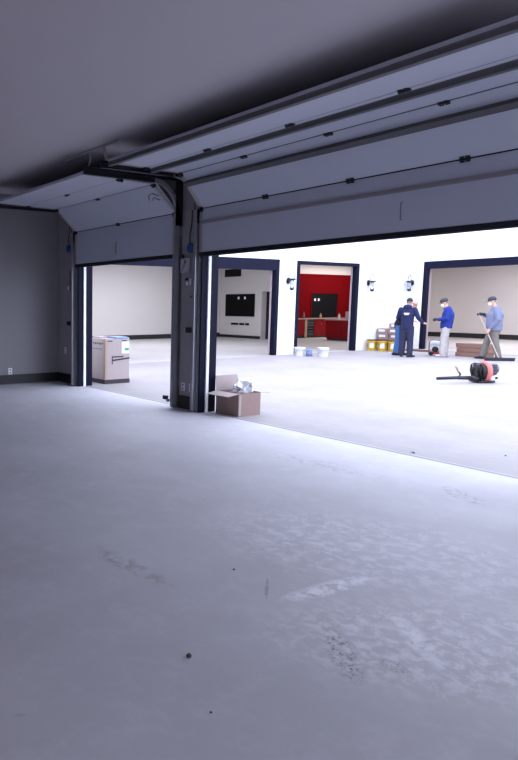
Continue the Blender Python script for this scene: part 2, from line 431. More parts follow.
# ------------------------------------------------------------------ sectional garage doors
def sect_door(name, x0, x1, prof, label, struts, hinge_x, handle_x, group):
    root = thing(name, ((x0+x1)/2, prof[0][0], prof[0][1]-0.05), label, 'garage door', group)
    T = 0.045
    nrm = []
    for i in range(4):
        (y0, z0), (y1, z1) = prof[i], prof[i+1]
        d = V(y1-y0, z1-z0).normalized() if False else Vector((y1-y0, z1-z0)).normalized()
        n = Vector((d.y, -d.x)); nrm.append((d, n))
        a = Vector((y0, z0)) + d*0.006; b = Vector((y1, z1)) - d*0.006
        poly = [(x0, a.x, a.y), (x0, b.x, b.y), (x0, b.x+n.x*T, b.y+n.y*T), (x0, a.x+n.x*T, a.y+n.y*T)]
        m = MB(); m.prism(poly, (x1-x0, 0, 0)); m.build('door_panel', M_door, root, bevel=0.004)
        # darker end stiles
        m = MB()
        for xa, xb in ((x0-0.002, x0+0.055), (x1-0.055, x1+0.002)):
            poly = [(xa, *(a+n*-0.004)), (xa, *(b+n*-0.004)), (xa, *(b+n*0.002)), (xa, *(a+n*0.002))]
            m.prism(poly, (xb-xa, 0, 0))
        m.build('end_stile', M_strutp, root)
    y, z = prof[0]
    m = MB(); m.box(x0, x1, y-0.004, y+T+0.004, z-0.03, z+0.004); m.build('bottom_retainer', M_hinge, root)
    m = MB(); m.lathe([(0.024, x0), (0.024, x1)], (0, y+T/2, z-0.036), 10, 'x'); m.build('bottom_seal', M_rubber, root)
    def at(i, t):
        (y0, z0), (y1, z1) = prof[i], prof[i+1]
        return Vector((y0+(y1-y0)*t, z0+(z1-z0)*t))
    for i, t, wd, dp, mm in struts:
        d, n = nrm[i]; c = at(i, t)
        pts = [c-d*wd, c-d*wd*0.75-n*dp*0.2, c-d*wd*0.7-n*dp, c+d*wd*0.7-n*dp, c+d*wd*0.75-n*dp*0.2, c+d*wd]
        m = MB(); m.prism([(x0+0.01, p.x, p.y) for p in pts], (x1-x0-0.02, 0, 0)); m.build('strut', mm, root)
    for i in (1, 2, 3):
        c = Vector(prof[i]); d0, n0 = nrm[i-1]; d1, n1 = nrm[i]; nn = ((n0+n1)/2).normalized()
        tt = Vector((-nn.y, nn.x)); q = c + nn*0.016
        m = MB(); m.obox(((x0+x1)/2, q.x, q.y), ((x1-x0)/2-0.002, 0, 0), (0, tt.x*0.008, tt.y*0.008), (0, nn.x*0.012, nn.y*0.012)); m.build('section_seal', M_rubber, root)
        for hx in hinge_x:
            m = MB()
            p = c - nn*0.014
            m.lathe([(0.012, hx-0.05), (0.012, hx+0.05)], (0, p.x, p.y), 10, 'x')
            for d, n, sg in ((d0, n0, -1), (d1, n1, 1)):
                q = c + d*sg*0.016 - n*0.006
                for dx in (-0.026, 0.026):
                    m.obox((hx+dx, q.x, q.y), (0.020, 0, 0), (0, d.x*0.016, d.y*0.016), (0, n.x*0.004, n.y*0.004))
            m.build('hinge', M_hinge, root)
        for sx, xe in ((-1, x0), (1, x1)):       # rollers in the track at each joint
            p = c - nn*0.03
            m = MB(); m.lathe([(0.006, min(xe-sx*0.06, xe+sx*0.03)), (0.006, max(xe-sx*0.06, xe+sx*0.03))], (0, p.x, p.y), 8, 'x')
            m.lathe([(0.022, xe+sx*0.03-0.009), (0.024, xe+sx*0.03), (0.022, xe+sx*0.03+0.009)], (0, p.x, p.y), 14, 'x')
            q = c - nn*0.012
            m.obox((xe-sx*0.035, q.x, q.y), (0.03, 0, 0), (0, d0.x*0.04, d0.y*0.04), (0, nn.x*0.012, nn.y*0.012))
            m.build('roller', M_hinge, root)
    # lift handle on the bottom panel
    y, z = prof[0]
    m = MB(); m.tube([(handle_x, y, z+0.30), (handle_x, y-0.025, z+0.295), (handle_x, y-0.025, z+0.13), (handle_x, y, z+0.125)], 0.005)
    m.build('lift_handle', M_engine, root)
    return root
P1 = [(6.28, 2.335), (6.28, 2.94), (5.86, 3.33), (5.27, 3.345), (4.68, 3.36)]
P2 = [(6.28, 2.325), (6.28, 2.94), (5.88, 3.39), (5.29, 3.40), (4.70, 3.41)]
sect_door('garage_door', -10.68, -7.70, P1, 'narrower raised sectional garage door, at the left, over the tall sealed carton', [], (-9.23,), -9.27, 'raised sectional garage doors')
sect_door('garage_door', -7.165, -2.235, P2, 'wider raised sectional garage door with metal struts, spanning the opening at the right',
          [(0, 0.69, 0.024, 0.02, M_strutl), (1, 0.713, 0.042, 0.05, M_strut), (2, 0.80, 0.042, 0.05, M_strut), (3, 0.955, 0.042, 0.045, M_strut)],
          (-5.94, -4.72, -3.50), -4.10, 'raised sectional garage doors')

def door_track(x, sx, zh, label):
    """sx: side on which the door hangs"""
    root = thing('door_track', (x, 6.27, 0), label, 'door track', 'steel door tracks')
    a, b = x-0.024, x+0.024
    m = MB(); m.box(a, b, 6.215, 6.223, 0.02, 2.93); m.box(a, b, 6.307, 6.315, 0.02, 2.93); 
    e = a if sx > 0 else b
    m.box(e-0.004, e+0.004, 6.215, 6.315, 0.02, 2.93); m.build('vertical_track', M_track, root)
    m = MB(); m.box(e-0.004, e+0.004, 6.30, 6.352, 0.02, 2.6); m.build('jamb_angle', M_galv, root)
    yc, zc = 6.265-(zh-2.93), 2.93; R = zh-2.93
    m = MB()
    def arc(r): return [(yc+r*math.cos(k*PI/24), zc+r*math.sin(k*PI/24)) for k in range(13)]
    for r0, r1, xa, xb in ((R-0.03, R-0.024, a, b), (R+0.024, R+0.03, a, b), (R-0.03, R+0.03, e-0.004, e+0.004)):
        i_, o_ = arc(r0), arc(r1)
        poly = [(xa, *p) for p in i_] + [(xa, *p) for p in o_[::-1]]
        m2 = MB()
        for k in range(12):
            m.prism([(xa, *i_[k]), (xa, *i_[k+1]), (xa, *o_[k+1]), (xa, *o_[k])], (xb-xa, 0, 0))
        m2.bm.free()
    m.build('curved_track', M_track, root)
    m = MB(); m.box(a, b, 4.62, yc, zh-0.03, zh-0.024); m.box(a, b, 4.62, yc, zh+0.024, zh+0.03); m.box(e-0.004, e+0.004, 4.62, yc, zh-0.03, zh+0.03)
    m.build('horizontal_track', M_hinge, root)
    m = MB(); m.box(a-0.002, b+0.002, 4.62, 6.352, zh+0.032, zh+0.038); m.box(e-0.003, e+0.003, 4.62, 6.352, zh+0.032, zh+0.075); m.build('reinforcing_angle', M_hinge, root)
    m = MB(); m.box(e-0.004, e+0.004, 6.22, 6.352, 2.75, zh+0.10); m.build('flag_bracket', M_hinge, root)
    for z in (0.5, 1.2, 1.95):
        m = MB(); m.lathe([(0.012, 6.205), (0.008, 6.215)], (x, 0, z), 6, 'y'); m.build('bolt', M_galv, root)
    return root
door_track(-10.71, 1, 3.31, 'curved steel track at the left edge of the narrower garage door')
t = door_track(-7.665, -1, 3.37, 'curved steel track between the narrower garage door and the grey pillar')
m = MB(); m.tube([(-7.76, 6.0, 3.18), (-7.84, 5.93, 3.22), (-7.92, 5.93, 3.20), (-7.95, 5.96, 3.14)], 0.006); m.tube([(-7.76, 6.02, 3.12), (-7.82, 5.95, 3.16), (-7.86, 5.95, 3.12)], 0.006)
m.build('lift_cable', M_black, t)
door_track(-7.195, 1, 3.37, 'curved steel track between the grey pillar and the wider garage door')
# hanger holding the two track ends under the ceiling
root = thing('track_hanger', (-7.7, 4.77, 3.68), 'perforated ceiling angle with two straps holding up the door track ends', 'bracket')
m = MB(); m.box(-8.38, -7.02, 4.75, 4.79, 3.676, 3.68); m.box(-8.38, -7.02, 4.75, 4.754, 3.645, 3.68); m.build('ceiling_angle', M_strap, root)
m = MB(); m.loft([(-7.665, 4.745, 3.67), (-7.665, 4.74, 3.52), (-7.665, 4.70, 3.445)], [(0.022, 0.003)]*3, side=(1, 0, 0), seg=4); m.build('strap', M_strap, root)
m = MB(); m.loft([(-7.32, 4.745, 3.67), (-7.26, 4.74, 3.47), (-7.20, 4.70, 3.45)], [(0.022, 0.003)]*3, side=(1, 0, 0), seg=4); m.build('strap', M_strap, root)
m = MB(); m.loft([(-7.42, 4.79, 3.67), (-7.32, 4.78, 3.48), (-7.20, 4.86, 3.45)], [(0.022, 0.003)]*3, side=(1, 0, 0), seg=4); m.build('strap', M_strap, root)

# ------------------------------------------------------------------ fittings on the pillar and the walls
yw = YF
def outlet(x, z, label, axis='y', face=None):
    f = yw if face is None else face
    root = thing('wall_outlet', (x, f, z-0.06) if axis == 'y' else (f, x, z-0.06), label, 'outlet', 'white wall outlets')
    m = MB()
    if axis == 'y': m.box(x-0.04, x+0.04, f-0.008, f, z-0.062, z+0.062)
    else: m.box(f, f+0.008, x-0.04, x+0.04, z-0.062, z+0.062)
    m.build('cover_plate', M_plastic, root, bevel=0.003)
    for dz in (-0.028, 0.028):
        m = MB()
        if axis == 'y':
            m.box(x-0.017, x+0.017, f-0.011, f-0.007, z+dz-0.016, z+dz+0.016)
        else: m.box(f+0.007, f+0.011, x-0.017, x+0.017, z+dz-0.016, z+dz+0.016)
        m.build('socket', M_greyplastic, root)
outlet(-7.55, 0.335, 'white wall outlet low on the grey pillar, the left one of two')
outlet(-7.37, 0.335, 'white wall outlet low on the grey pillar, the right one of two')
outlet(-11.20, 0.66, 'white wall outlet in the far left corner, beside the narrower garage door')
outlet(5.27, 0.27, 'white wall outlet low on the long left wall', 'x', XL)
# opener console
root = thing('door_console', (-7.59, yw, 2.05), 'white door control box high on the grey pillar, with a thin cable', 'control box')
m = MB(); m.box(-7.625, -7.425, yw-0.05, yw, 2.05, 2.275); m.build('case', M_case, root, bevel=0.02)
m = MB(); m.obox((-7.54, yw-0.052, 2.15), (0.045, 0, 0.075), (0, 0.002, 0), (-0.012, 0, 0.008)); m.build('diagonal_stripe', M_greyplastic, root)
m = MB(); m.box(-7.525, -7.495, yw-0.054, yw-0.05, 2.20, 2.235); m.build('button', M_black, root)
m = MB(); m.tube([(-7.58, yw-0.015, 2.27), (-7.60, yw-0.02, 2.33), (-7.615, yw-0.015, 2.30)], 0.008); m.build('cable', M_black, root)
# two-gang switch sticker plate
root = thing('wall_switch', (-7.46, yw, 1.86), 'small double switch with white rockers below the control box on the pillar', 'switch')
m = MB(); m.box(-7.56, -7.37, yw-0.008, yw, 1.855, 1.985); m.build('cover_plate', M_greyplastic, root, bevel=0.003)
m = MB(); m.box(-7.53, -7.475, yw-0.016, yw-0.008, 1.868, 1.925); m.build('rocker', M_plastic, root, bevel=0.003)
m = MB(); m.box(-7.45, -7.405, yw-0.016, yw-0.008, 1.868, 1.97); m.build('rocker', M_plastic, root, bevel=0.003)
m = MB(); m.box(-7.54, -7.475, yw-0.016, yw-0.008, 1.945, 1.972); m.build('rocker', M_black, root)
# blue box with a cable going up
def blue_box(x, z, label):
    root = thing('junction_box', (x, yw, z-0.07), label, 'junction box', 'blue junction boxes')
    m = MB(); m.lathe([(0.05, yw), (0.072, yw-0.012), (0.072, yw-0.045), (0.05, yw-0.06)], (x, 0, z), 18, 'y'); m.build('case', M_blue, root, smooth=True)
    m = MB(); m.tube([(x-0.03, yw-0.012, z+0.06), (x-0.04, yw-0.012, z+0.2), (x+0.0, yw-0.012, z+0.36), (x+0.01, yw-0.012, z+0.55)], 0.006); m.build('cable', M_black, root)
blue_box(-7.42, 2.41, 'round blue box with a thin dark cable high on the grey pillar')
blue_box(-11.02, 2.66, 'round blue box high in the dark far left corner')
# black boxes beside the tracks
for x0, x1, z, lab in ((-7.47, -7.285, 1.205, 'black lock box at waist height on the grey pillar'), (-11.07, -10.93, 1.21, 'black lock box at waist height in the far left corner')):
    root = thing('lock_box', ((x0+x1)/2, yw, z-0.04), lab, 'lock box', 'black lock boxes')
    m = MB(); m.box(x0, x1, yw-0.05, yw, z-0.04, z+0.04); m.build('case', M_black, root, bevel=0.006)
    m = MB(); m.lathe([(0.012, yw-0.058), (0.012, yw-0.049)], ((x0+x1)/2+0.03, 0, z), 10, 'y'); m.build('knob', M_hinge, root)
root = thing('wall_switch', (-11.04, yw, 1.83), 'pale switch and conduit in the far left corner', 'switch')
m = MB(); m.box(-11.10, -10.98, yw-0.02, yw, 1.84, 1.96); m.build('cover_plate', M_greyplastic, root, bevel=0.004)
m = MB(); m.box(-11.065, -11.015, yw-0.03, yw-0.02, 1.86, 1.94); m.build('rocker', M_plastic, root)
m = MB(); m.tube([(-11.0, yw-0.015, 1.96), (-11.0, yw-0.015, 2.25)], 0.014); m.build('conduit', M_galv, root)
m = MB(); m.lathe([(0.014, yw-0.008), (0.014, yw)], (-7.42, 0, 1.70), 12, 'y')
tag(m.build('wall_screw', M_black), 'tiny black screw head alone on the grey pillar above the lock box', 'screw')
# safety sensors at the foot of the tracks
root = thing('safety_sensor', (-7.70, 6.20, 0.14), 'small black safety sensor at the foot of the pillar', 'sensor')
m = MB(); m.box(-7.79, -7.71, 6.15, 6.205, 0.13, 0.19); m.build('case', M_black, root, bevel=0.006)
m = MB(); m.box(-7.72, -7.68, 6.17, 6.205, 0.10, 0.14); m.build('bracket', M_galv, root)

# ------------------------------------------------------------------ cartons by the doors
# tall sealed carton outside the narrower door
cx0, cx1, cy0, cy1, ch = -11.43, -10.63, 6.94, 7.53, 0.90
root = thing('carton', ((cx0+cx1)/2, (cy0+cy1)/2, 0), 'tall sealed appliance carton with a white and green label, beyond the narrower door', 'box')
m = MB(); m.box(cx0, cx1, cy0, cy1, 0.07, ch); m.build('carton_body', M_cardp, root, bevel=0.008)
m = MB(); m.box(cx0-0.006, cx1+0.006, cy0-0.006, cy1+0.006, 0, 0.085); m.build('base_tray', M_ink, root)
m = MB(); m.box(cx1-0.001, cx1+0.003, cy0-0.002, cy0+0.05, 0.09, ch-0.005); m.box(cx1-0.06, cx1+0.003, cy0-0.003, cy0+0.001, 0.09, ch-0.005); m.build('corner_guard', M_card, root)
m = MB(); m.box(cx1+0.001, cx1+0.004, cy0+0.40, cy0+0.575, 0.60, 0.835); l = m.build('shipping_label', M_vinyl, root)
m = MB(); m.box(cx1+0.004, cx1+0.006, cy0+0.465, cy0+0.57, 0.655, 0.715); m.build('label_print', M_green, l)
# printed handle mark on the side
m = MB(); m.box(cx1+0.001, cx1+0.004, cy0+0.16, cy0+0.18, 0.39, 0.55); m.box(cx1+0.001, cx1+0.004, cy0+0.16, cy0+0.44, 0.525, 0.55)
m.obox((cx1+0.0025, cy0+0.38, 0.485), (0.0015, 0, 0), (0, 0.21, 0.018), (0, 0, 0.016)); m.build('printed_mark', M_ink, root)
prints = [(cx1+0.001, cx1+0.003, cy0+0.06, cy0+0.17, 0.845, 0.865), (cx1+0.001, cx1+0.003, cy0+0.40, cy0+0.52, 0.85, 0.868), (cx0+0.10, cx0+0.7, cy0-0.003, cy0-0.001, 0.69, 0.70)]
prints += [(cx0+0.35+k*0.08, cx0+0.40+k*0.08, cy0-0.003, cy0-0.001, 0.79-0.01*(k%2), 0.82) for k in range(5)]
for p in prints:
    m = MB(); m.box(*p); m.build('small_print', M_ink, root)
m = MB(); m.box(cx1-0.38, cx1-0.001, cy0+0.26, cy1-0.02, ch, ch+0.03); m.build('blue_wrap', M_bluefilm, root, bevel=0.008)
m = MB(); m.box(cx0+0.25, cx1-0.30, cy0+0.06, cy0+0.30, ch, ch+0.03); m.build('top_sheet', M_cardp, root, bevel=0.006)

# open carton beside the pillar
bx0, bx1, by0, by1, bh = -7.02, -6.56, 6.54, 6.97, 0.325
root = thing('carton', ((bx0+bx1)/2, (by0+by1)/2, 0), 'open brown carton with raised flaps standing on the floor beside the pillar', 'box')
m = MB(); tk = 0.006
m.box(bx0, bx1, by0, by1, 0, tk); m.box(bx0, bx0+tk, by0, by1, tk, bh); m.box(bx1-tk, bx1, by0, by1, tk, bh)
m.box(bx0+tk, bx1-tk, by0, by0+tk, tk, bh); m.box(bx0+tk, bx1-tk, by1-tk, by1, tk, bh); m.build('carton_body', M_cardd, root)
m = MB(); m.prism([(bx0, by0, bh), (bx0, by1, bh), (bx0-0.02, by1, bh+0.22), (bx0-0.02, by0, bh+0.22)], (tk, 0, 0)); m.build('flap', M_cardp, root)
m = MB(); m.prism([(bx0, by0, bh), (bx1, by0, bh), (bx1-0.01, by0-0.20, bh-0.03), (bx0+0.02, by0-0.20, bh-0.03)], (0, 0, tk)); m.build('flap', M_cardp, root)
m = MB(); m.prism([(bx0, by1, bh), (bx1, by1, bh), (bx1, by1+0.18, bh-0.02), (bx0, by1+0.18, bh-0.02)], (0, 0, tk)); m.build('flap', M_cardp, root)
m = MB(); m.prism([(bx1-tk-0.001, by0+0.02, bh-0.01), (bx1-tk-0.001, by1-0.02, bh-0.01), (bx1-0.06, by1-0.02, bh-0.16), (bx1-0.06, by0+0.02, bh-0.16)], (-tk, 0, 0)); m.build('flap', M_cardd, root)
m = MB(); m.box(bx1, bx1+0.001, by0+0.01, by0+0.05, 0.02, bh-0.02); m.build('corner_tape', M_cardp, root)
m = MB()
rnd = random.Random(3)
for k in range(22):
    hi = k > 15
    R_ = Matrix.Rotation(rnd.uniform(0, 6), 3, 'Z') @ Matrix.Rotation(rnd.uniform(-1.3, 1.3), 3, 'X') @ Matrix.Rotation(rnd.uniform(-1, 1), 3, 'Y')
    m.obox((rnd.uniform(bx0+0.22, bx1-0.12), rnd.uniform(by1-0.14, by1-0.03) if hi else rnd.uniform(by0+0.13, by1-0.12), rnd.uniform(0.42, 0.46) if hi else rnd.uniform(0.24, 0.45)), R_ @ V(0.085, 0, 0), R_ @ V(0, 0.075, 0), R_ @ V(0, 0, 0.012))
tag(m.build('packing_wrap', M_film, remesh=0.010, smoothit=1), 'crumpled translucent packing wrap bulging from the open brown carton', 'packing')

# debris on the floors
def pebble(x, y, r, mm, label, name='pebble'):
    m = MB(); m.ball((x, y, r*0.6), r, r*0.8, r*0.6, 10); tag(m.build(name, mm, smooth=True), label, name.replace('_', ' '))
m = MB(); m.lathe([(0.010, 0.0), (0.012, 0.003), (0.012, 0.009), (0.010, 0.012)], (-2.108, 1.843, 0.0), 6)
m.lathe([(0.005, 0.012), (0.005, 0.018)], (-2.108, 1.843, 0.0), 10)
tag(m.build('hex_nut', M_stone), 'dark steel nut lying on the near concrete floor, lower left', 'nut')
pebble(-1.754, 1.653, 0.006, M_wood, 'tiny rust brown pebble on the near floor, nearest to the bottom edge')
pebble(-2.714, 2.711, 0.008, M_stone, 'tiny dark pebble on the bare floor left of the vertical scratch')
m = MB(); m.loft([(-4.03, 6.595, 0.005), (-4.0, 6.58, 0.010), (-3.98, 6.57, 0.004)], [(0.006, 0.002), (0.014, 0.003), (0.004, 0.002)], side=(0, 1, 0), seg=8)
tag(m.build('dry_leaf', M_stone), 'dark dry leaf lying just beyond the floor joint', 'leaf')
pebble(-3.43, 7.29, 0.012, M_greyplastic, 'grey pebble on the courtyard paving near the right edge')

# ------------------------------------------------------------------ wall lanterns
def lantern(loc, rz, label):
    """plate on the wall at x=0, the light stands out along +x"""
    root = thing('wall_lantern', loc, label, 'wall lamp', 'black wall lanterns')
    m = MB(); m.lathe([(0.05, 0.0), (0.075, 0.01), (0.075, 0.03), (0.05, 0.045)], (0, 0, 0), 20, 'x')
    for v in m.bm.verts: v.co.z *= 1.35
    m.build('wall_plate', M_black, root, local=True, smooth=True)
    m = MB(); m.tube([(0.03, 0, 0.02), (0.10, 0, 0.04), (0.17, 0, 0.03)], 0.012); m.build('arm', M_black, root, local=True)
    m = MB(); m.tube([(0.17+0.09*math.cos(a), 0, 0.06+0.23*math.sin(a)) for a in [k*PI/12 for k in range(13)]], 0.008); m.build('hoop', M_black, root, local=True)
    m = MB(); m.lathe([(0.03, 0.07), (0.11, 0.055), (0.115, 0.03), (0.07, 0.02)], (0.17, 0, 0), 20); m.build('lid', M_black, root, local=True, smooth=True)
    m = MB(); m.lathe([(0.062, -0.24), (0.066, -0.10), (0.062, 0.02)], (0.17, 0, 0), 20); m.build('glass_shade', M_glass, root, local=True, smooth=True)
    m = MB(); m.lathe([(0.02, -0.30), (0.05, -0.28), (0.07, -0.245), (0.066, -0.235)], (0.17, 0, 0), 20); m.build('bottom_cap', M_black, root, local=True, smooth=True)
    m = MB(); m.lathe([(0.012, -0.12), (0.03, -0.06), (0.012, 0.0)], (0.17, 0, 0), 12); m.build('bulb', M_plastic, root, local=True, smooth=True)
    return root
l0 = lantern((XW, 15.93, 2.30), 0, 'black wall lantern with clear glass between the dark frame and the red room doorway')
dup(l0, (XW, 19.86, 2.30), 0, 'black wall lantern with clear glass just right of the red room doorway')
dup(l0, (-13.88, YN, 2.33), -PI/2, 'black wall lantern with clear glass above the man in navy overalls')

# ------------------------------------------------------------------ the pale unit: recessed panel, vents
def recess(name, pts, label, cat):
    root = thing(name, pts, label, cat); return root
root = thing('media_recess', (-22.07, 21.9, 1.02), 'wide black media recess with two white outlets on the pale partition wall', 'recess')
m = MB(); m.box(-23.02, -21.12, 21.885, 21.90, 1.00, 2.04); m.build('back_panel', M_screen, root)
m = MB()
for a in ((-23.05, -23.02, 0.97, 2.07), (-21.12, -21.09, 0.97, 2.07)): m.box(a[0], a[1], 21.87, 21.90, a[2], a[3])
m.box(-23.02, -21.12, 21.87, 21.90, 0.97, 1.00); m.box(-23.02, -21.12, 21.87, 21.90, 2.04, 2.07); m.build('recess_frame', M_unit, root)
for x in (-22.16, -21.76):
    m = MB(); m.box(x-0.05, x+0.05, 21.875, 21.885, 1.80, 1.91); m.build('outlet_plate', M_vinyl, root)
for x0, x1, lab in ((-22.62, -22.14, 'leftmost long black cable slot below the media recess'), (-22.08, -21.76, 'middle black cable slot below the media recess'), (-21.70, -21.46, 'shortest black cable slot below the media recess')):
    m = MB(); m.box(x0, x1, 21.88, 21.90, 0.60, 0.70); tag(m.build('cable_slot', M_screen, bevel=0.02), lab, 'slot', 'black cable slots')
root = thing('wall_vent', (-22.6, 21.9, 2.85), 'black rectangular vent high on the pale partition wall', 'vent')
m = MB(); m.box(-23.12, -22.06, 21.885, 21.90, 2.85, 3.20); m.build('vent_back', M_screen, root)
m = MB()
for k in range(6): m.box(-23.10, -22.08, 21.875, 21.885, 2.87+k*0.056, 2.89+k*0.056)
m.build('louvre', M_black, root)

# ------------------------------------------------------------------ the red kitchen
def cabinet(x0, x1, y0, y1, h, face, ndoors, label, name='kitchen_cabinet'):
    root = thing(name, ((x0+x1)/2, (y0+y1)/2, 0), label, 'cabinet', 'red kitchen cabinets')
    m = MB(); m.box(x0, x1, y0, y1, 0.10, h); m.build('carcass', M_redcab, root)
    m = MB(); m.box(x0+0.04, x1-0.04, y0+0.04, y1-0.04, 0, 0.10); m.build('plinth', M_blackbase, root)
    for k in range(ndoors):
        m = MB()
        if face == 'x':
            a = y0+(y1-y0)*k/ndoors+0.006; b = y0+(y1-y0)*(k+1)/ndoors-0.006
            m.box(x1, x1+0.02, a, b, 0.12, h-0.02); d = m.build('door', M_redcab, root, bevel=0.004)
            m = MB(); m.tube([(x1+0.02, b-0.05, h-0.15), (x1+0.05, b-0.05, h-0.16), (x1+0.05, b-0.05, h-0.29), (x1+0.02, b-0.05, h-0.30)], 0.006); m.build('handle', M_wire, d)
        else:
            a = x0+(x1-x0)*k/ndoors+0.006; b = x0+(x1-x0)*(k+1)/ndoors-0.006
            m.box(a, b, y0-0.02, y0, 0.12, h-0.02); d = m.build('door', M_redcab, root, bevel=0.004)
    return root
cabinet(-20.985, -20.42, 23.10, 24.38, 0.87, 'x', 2, 'red base cabinet left of the dark wine cooler, against the red wall')
cabinet(-20.985, -20.42, 25.04, 26.10, 0.87, 'x', 2, 'red base cabinet right of the dark wine cooler, against the red wall')
cabinet(-20.985, -20.42, 26.10, 27.20, 0.87, 'x', 2, 'red base cabinet farthest along the red wall, behind the island')
root = thing('wine_cooler', (-20.71, 24.71, 0), 'dark glass fronted wine cooler between the red base cabinets', 'wine cooler')
m = MB(); m.box(-20.985, -20.44, 24.40, 25.02, 0.02, 0.86); m.build('case', M_black, root)
m = MB(); m.box(-20.44, -20.41, 24.56, 25.01, 0.08, 0.85); m.build('glass_door', M_glassd, root)
m = MB(); m.box(-20.44, -20.40, 24.40, 24.55, 0.02, 0.86); m.build('wood_edge', M_tan, root)
m = MB()
for k in range(5): m.box(-20.41, -20.405, 24.60, 24.98, 0.18+k*0.13, 0.195+k*0.13)
m.build('rack', M_engine, root)
m = MB(); m.box(-20.985, -20.36, 23.06, 27.25, 0.87, 0.91); tag(m.build('countertop', M_counter, bevel=0.004), 'long pale stone countertop running along the red wall', 'countertop')
cabinet(-18.90, -17.3, 23.95, 24.85, 0.87, 'y', 2, 'red island cabinet standing in front of the red wall cabinets', 'kitchen_island')
m = MB(); m.box(-18.95, -17.25, 23.91, 24.90, 0.87, 0.91); tag(m.build('countertop', M_counter, bevel=0.004), 'short pale stone top on the red island', 'countertop')
root = thing('media_recess', (-20.99, 26.4, 0.93), 'large black recess on the red kitchen wall above the countertop', 'recess')
m = MB(); m.box(-21.0, -20.985, 25.48, 27.36, 0.92, 2.08); m.build('back_panel', M_screen, root)
m = MB(); m.box(-21.0, -20.97, 25.44, 25.48, 0.92, 2.12); m.box(-21.0, -20.97, 27.36, 27.40, 0.92, 2.12); m.box(-21.0, -20.97, 25.48, 27.36, 2.08, 2.12); m.build('recess_frame', M_red, root)
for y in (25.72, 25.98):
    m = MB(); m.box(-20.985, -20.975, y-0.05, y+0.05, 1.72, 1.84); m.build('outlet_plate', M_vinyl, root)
def bottle(x, y, z, r, h, mm, label):
    m = MB(); m.lathe([(r*0.9, 0), (r, h*0.03), (r, h*0.6), (r*0.4, h*0.78), (r*0.35, h*0.95), (r*0.42, h)], (x, y, z), 16)
    tag(m.build('bottle', mm, smooth=True), label, 'bottle', 'bottles on the kitchen counter')
bottle(-20.62, 24.55, 0.91, 0.045, 0.30, M_engine, 'small grey bottle on the counter left of the black recess')
bottle(-20.62, 25.72, 0.91, 0.05, 0.24, M_tan, 'short tan bottle on the counter before the black recess')
bottle(-18.55, 24.35, 0.91, 0.05, 0.25, M_pailw, 'white bottle standing on the red island')
m = MB(); m.box(-18.05, -17.55, 24.1, 24.5, 0.91, 1.25); tag(m.build('carton', M_cardp, bevel=0.006), 'small beige carton standing on the red island top', 'box')

# ------------------------------------------------------------------ pails, boxes and machine in the courtyard
def pail(x, y, r, h, mbody, label, group, lid=True, mlid=None):
    root = thing('pail', (x, y, 0), label, 'bucket', group)
    m = MB(); m.lathe([(r*0.84, 0), (r*0.86, 0.01), (r*0.97, h*0.80), (r*1.02, h*0.81), (r*1.02, h*0.87), (r, h*0.88), (r, h*0.96)], (x, y, 0), 28); m.build('pail_body', mbody, root, smooth=True)
    m = MB(); m.lathe([(r*1.05, h*0.93), (r*1.07, h*0.96), (r*1.05, h), (r*0.95, h), (r*0.93, h*0.985), (0.01, h*0.985)], (x, y, 0), 28); m.build('lid', mlid or mbody, root)
    m = MB(); m.tube([(x+r*1.05*math.cos(a)*0.99, y+0.0+r*1.05*math.sin(a)*0.99-0.0, h*0.80-0.16*math.sin((a-2.6)/(5.2-2.6)*PI)) for a in [2.6+k*0.2 for k in range(14)]], 0.004, 6); m.build('wire_handle', M_wire, root)
    return root
pail(-13.44, 15.88, 0.16, 0.27, M_pailw, 'white lidded pail left of the small blue can, before the red room doorway', 'white pails')
pail(-12.96, 16.36, 0.16, 0.27, M_pailw, 'white lidded pail right of the small blue can, before the red room doorway', 'white pails')
root = thing('paint_can', (-13.18, 16.0, 0), 'small bluish paint can with a purple band between the white pails', 'can')
m = MB(); m.lathe([(0.09, 0), (0.095, 0.005), (0.09, 0.012), (0.09, 0.19), (0.096, 0.2), (0.08, 0.2)], (-13.18, 16.0, 0), 24); m.build('can_body', M_bluefilm, root, smooth=True)
m = MB(); m.lathe([(0.0915, 0.02), (0.0915, 0.10)], (-13.18, 16.0, 0), 24); m.build('label_band', mat('purple_paper', '6c6488', 0.6), root, smooth=True)
m = MB(); m.tube([(-13.27, 16.0, 0.17), (-13.25, 15.97, 0.24), (-13.18, 15.96, 0.27), (-13.11, 15.98, 0.24), (-13.09, 16.0, 0.17)], 0.004, 6); m.build('wire_handle', M_wire, root)
for i, (x, y) in enumerate(((-13.84, 19.97), (-13.49, 20.03), (-13.14, 20.09))):
    root = pail(x, y, 0.155, 0.37, M_yellow, ('leftmost yellow pail with a dark lid, beside the white wall', 'middle yellow pail with a dark lid, second from the white wall', 'right yellow pail with a dark lid, beside the blue jeans')[i], 'yellow pails', True, M_brown)
    d = (0.42, -0.9)
    m = MB()
    for k in range(6):
        pass
    m.bm.free()
    m = MB(); seg = []
    for k in range(7):
        a = -1.05 + (k-3)*0.16
        seg.append((x+0.152*math.cos(a), y+0.152*math.sin(a)))
    for (ax, ay), (bx, by) in zip(seg, seg[1:]):
        m.prism([(ax, ay, 0.09), (bx, by, 0.09), (bx, by, 0.27), (ax, ay, 0.27)], ((ax-x)*0.03, (ay-y)*0.03, 0))
    m.build('paper_label', M_pailw, root)
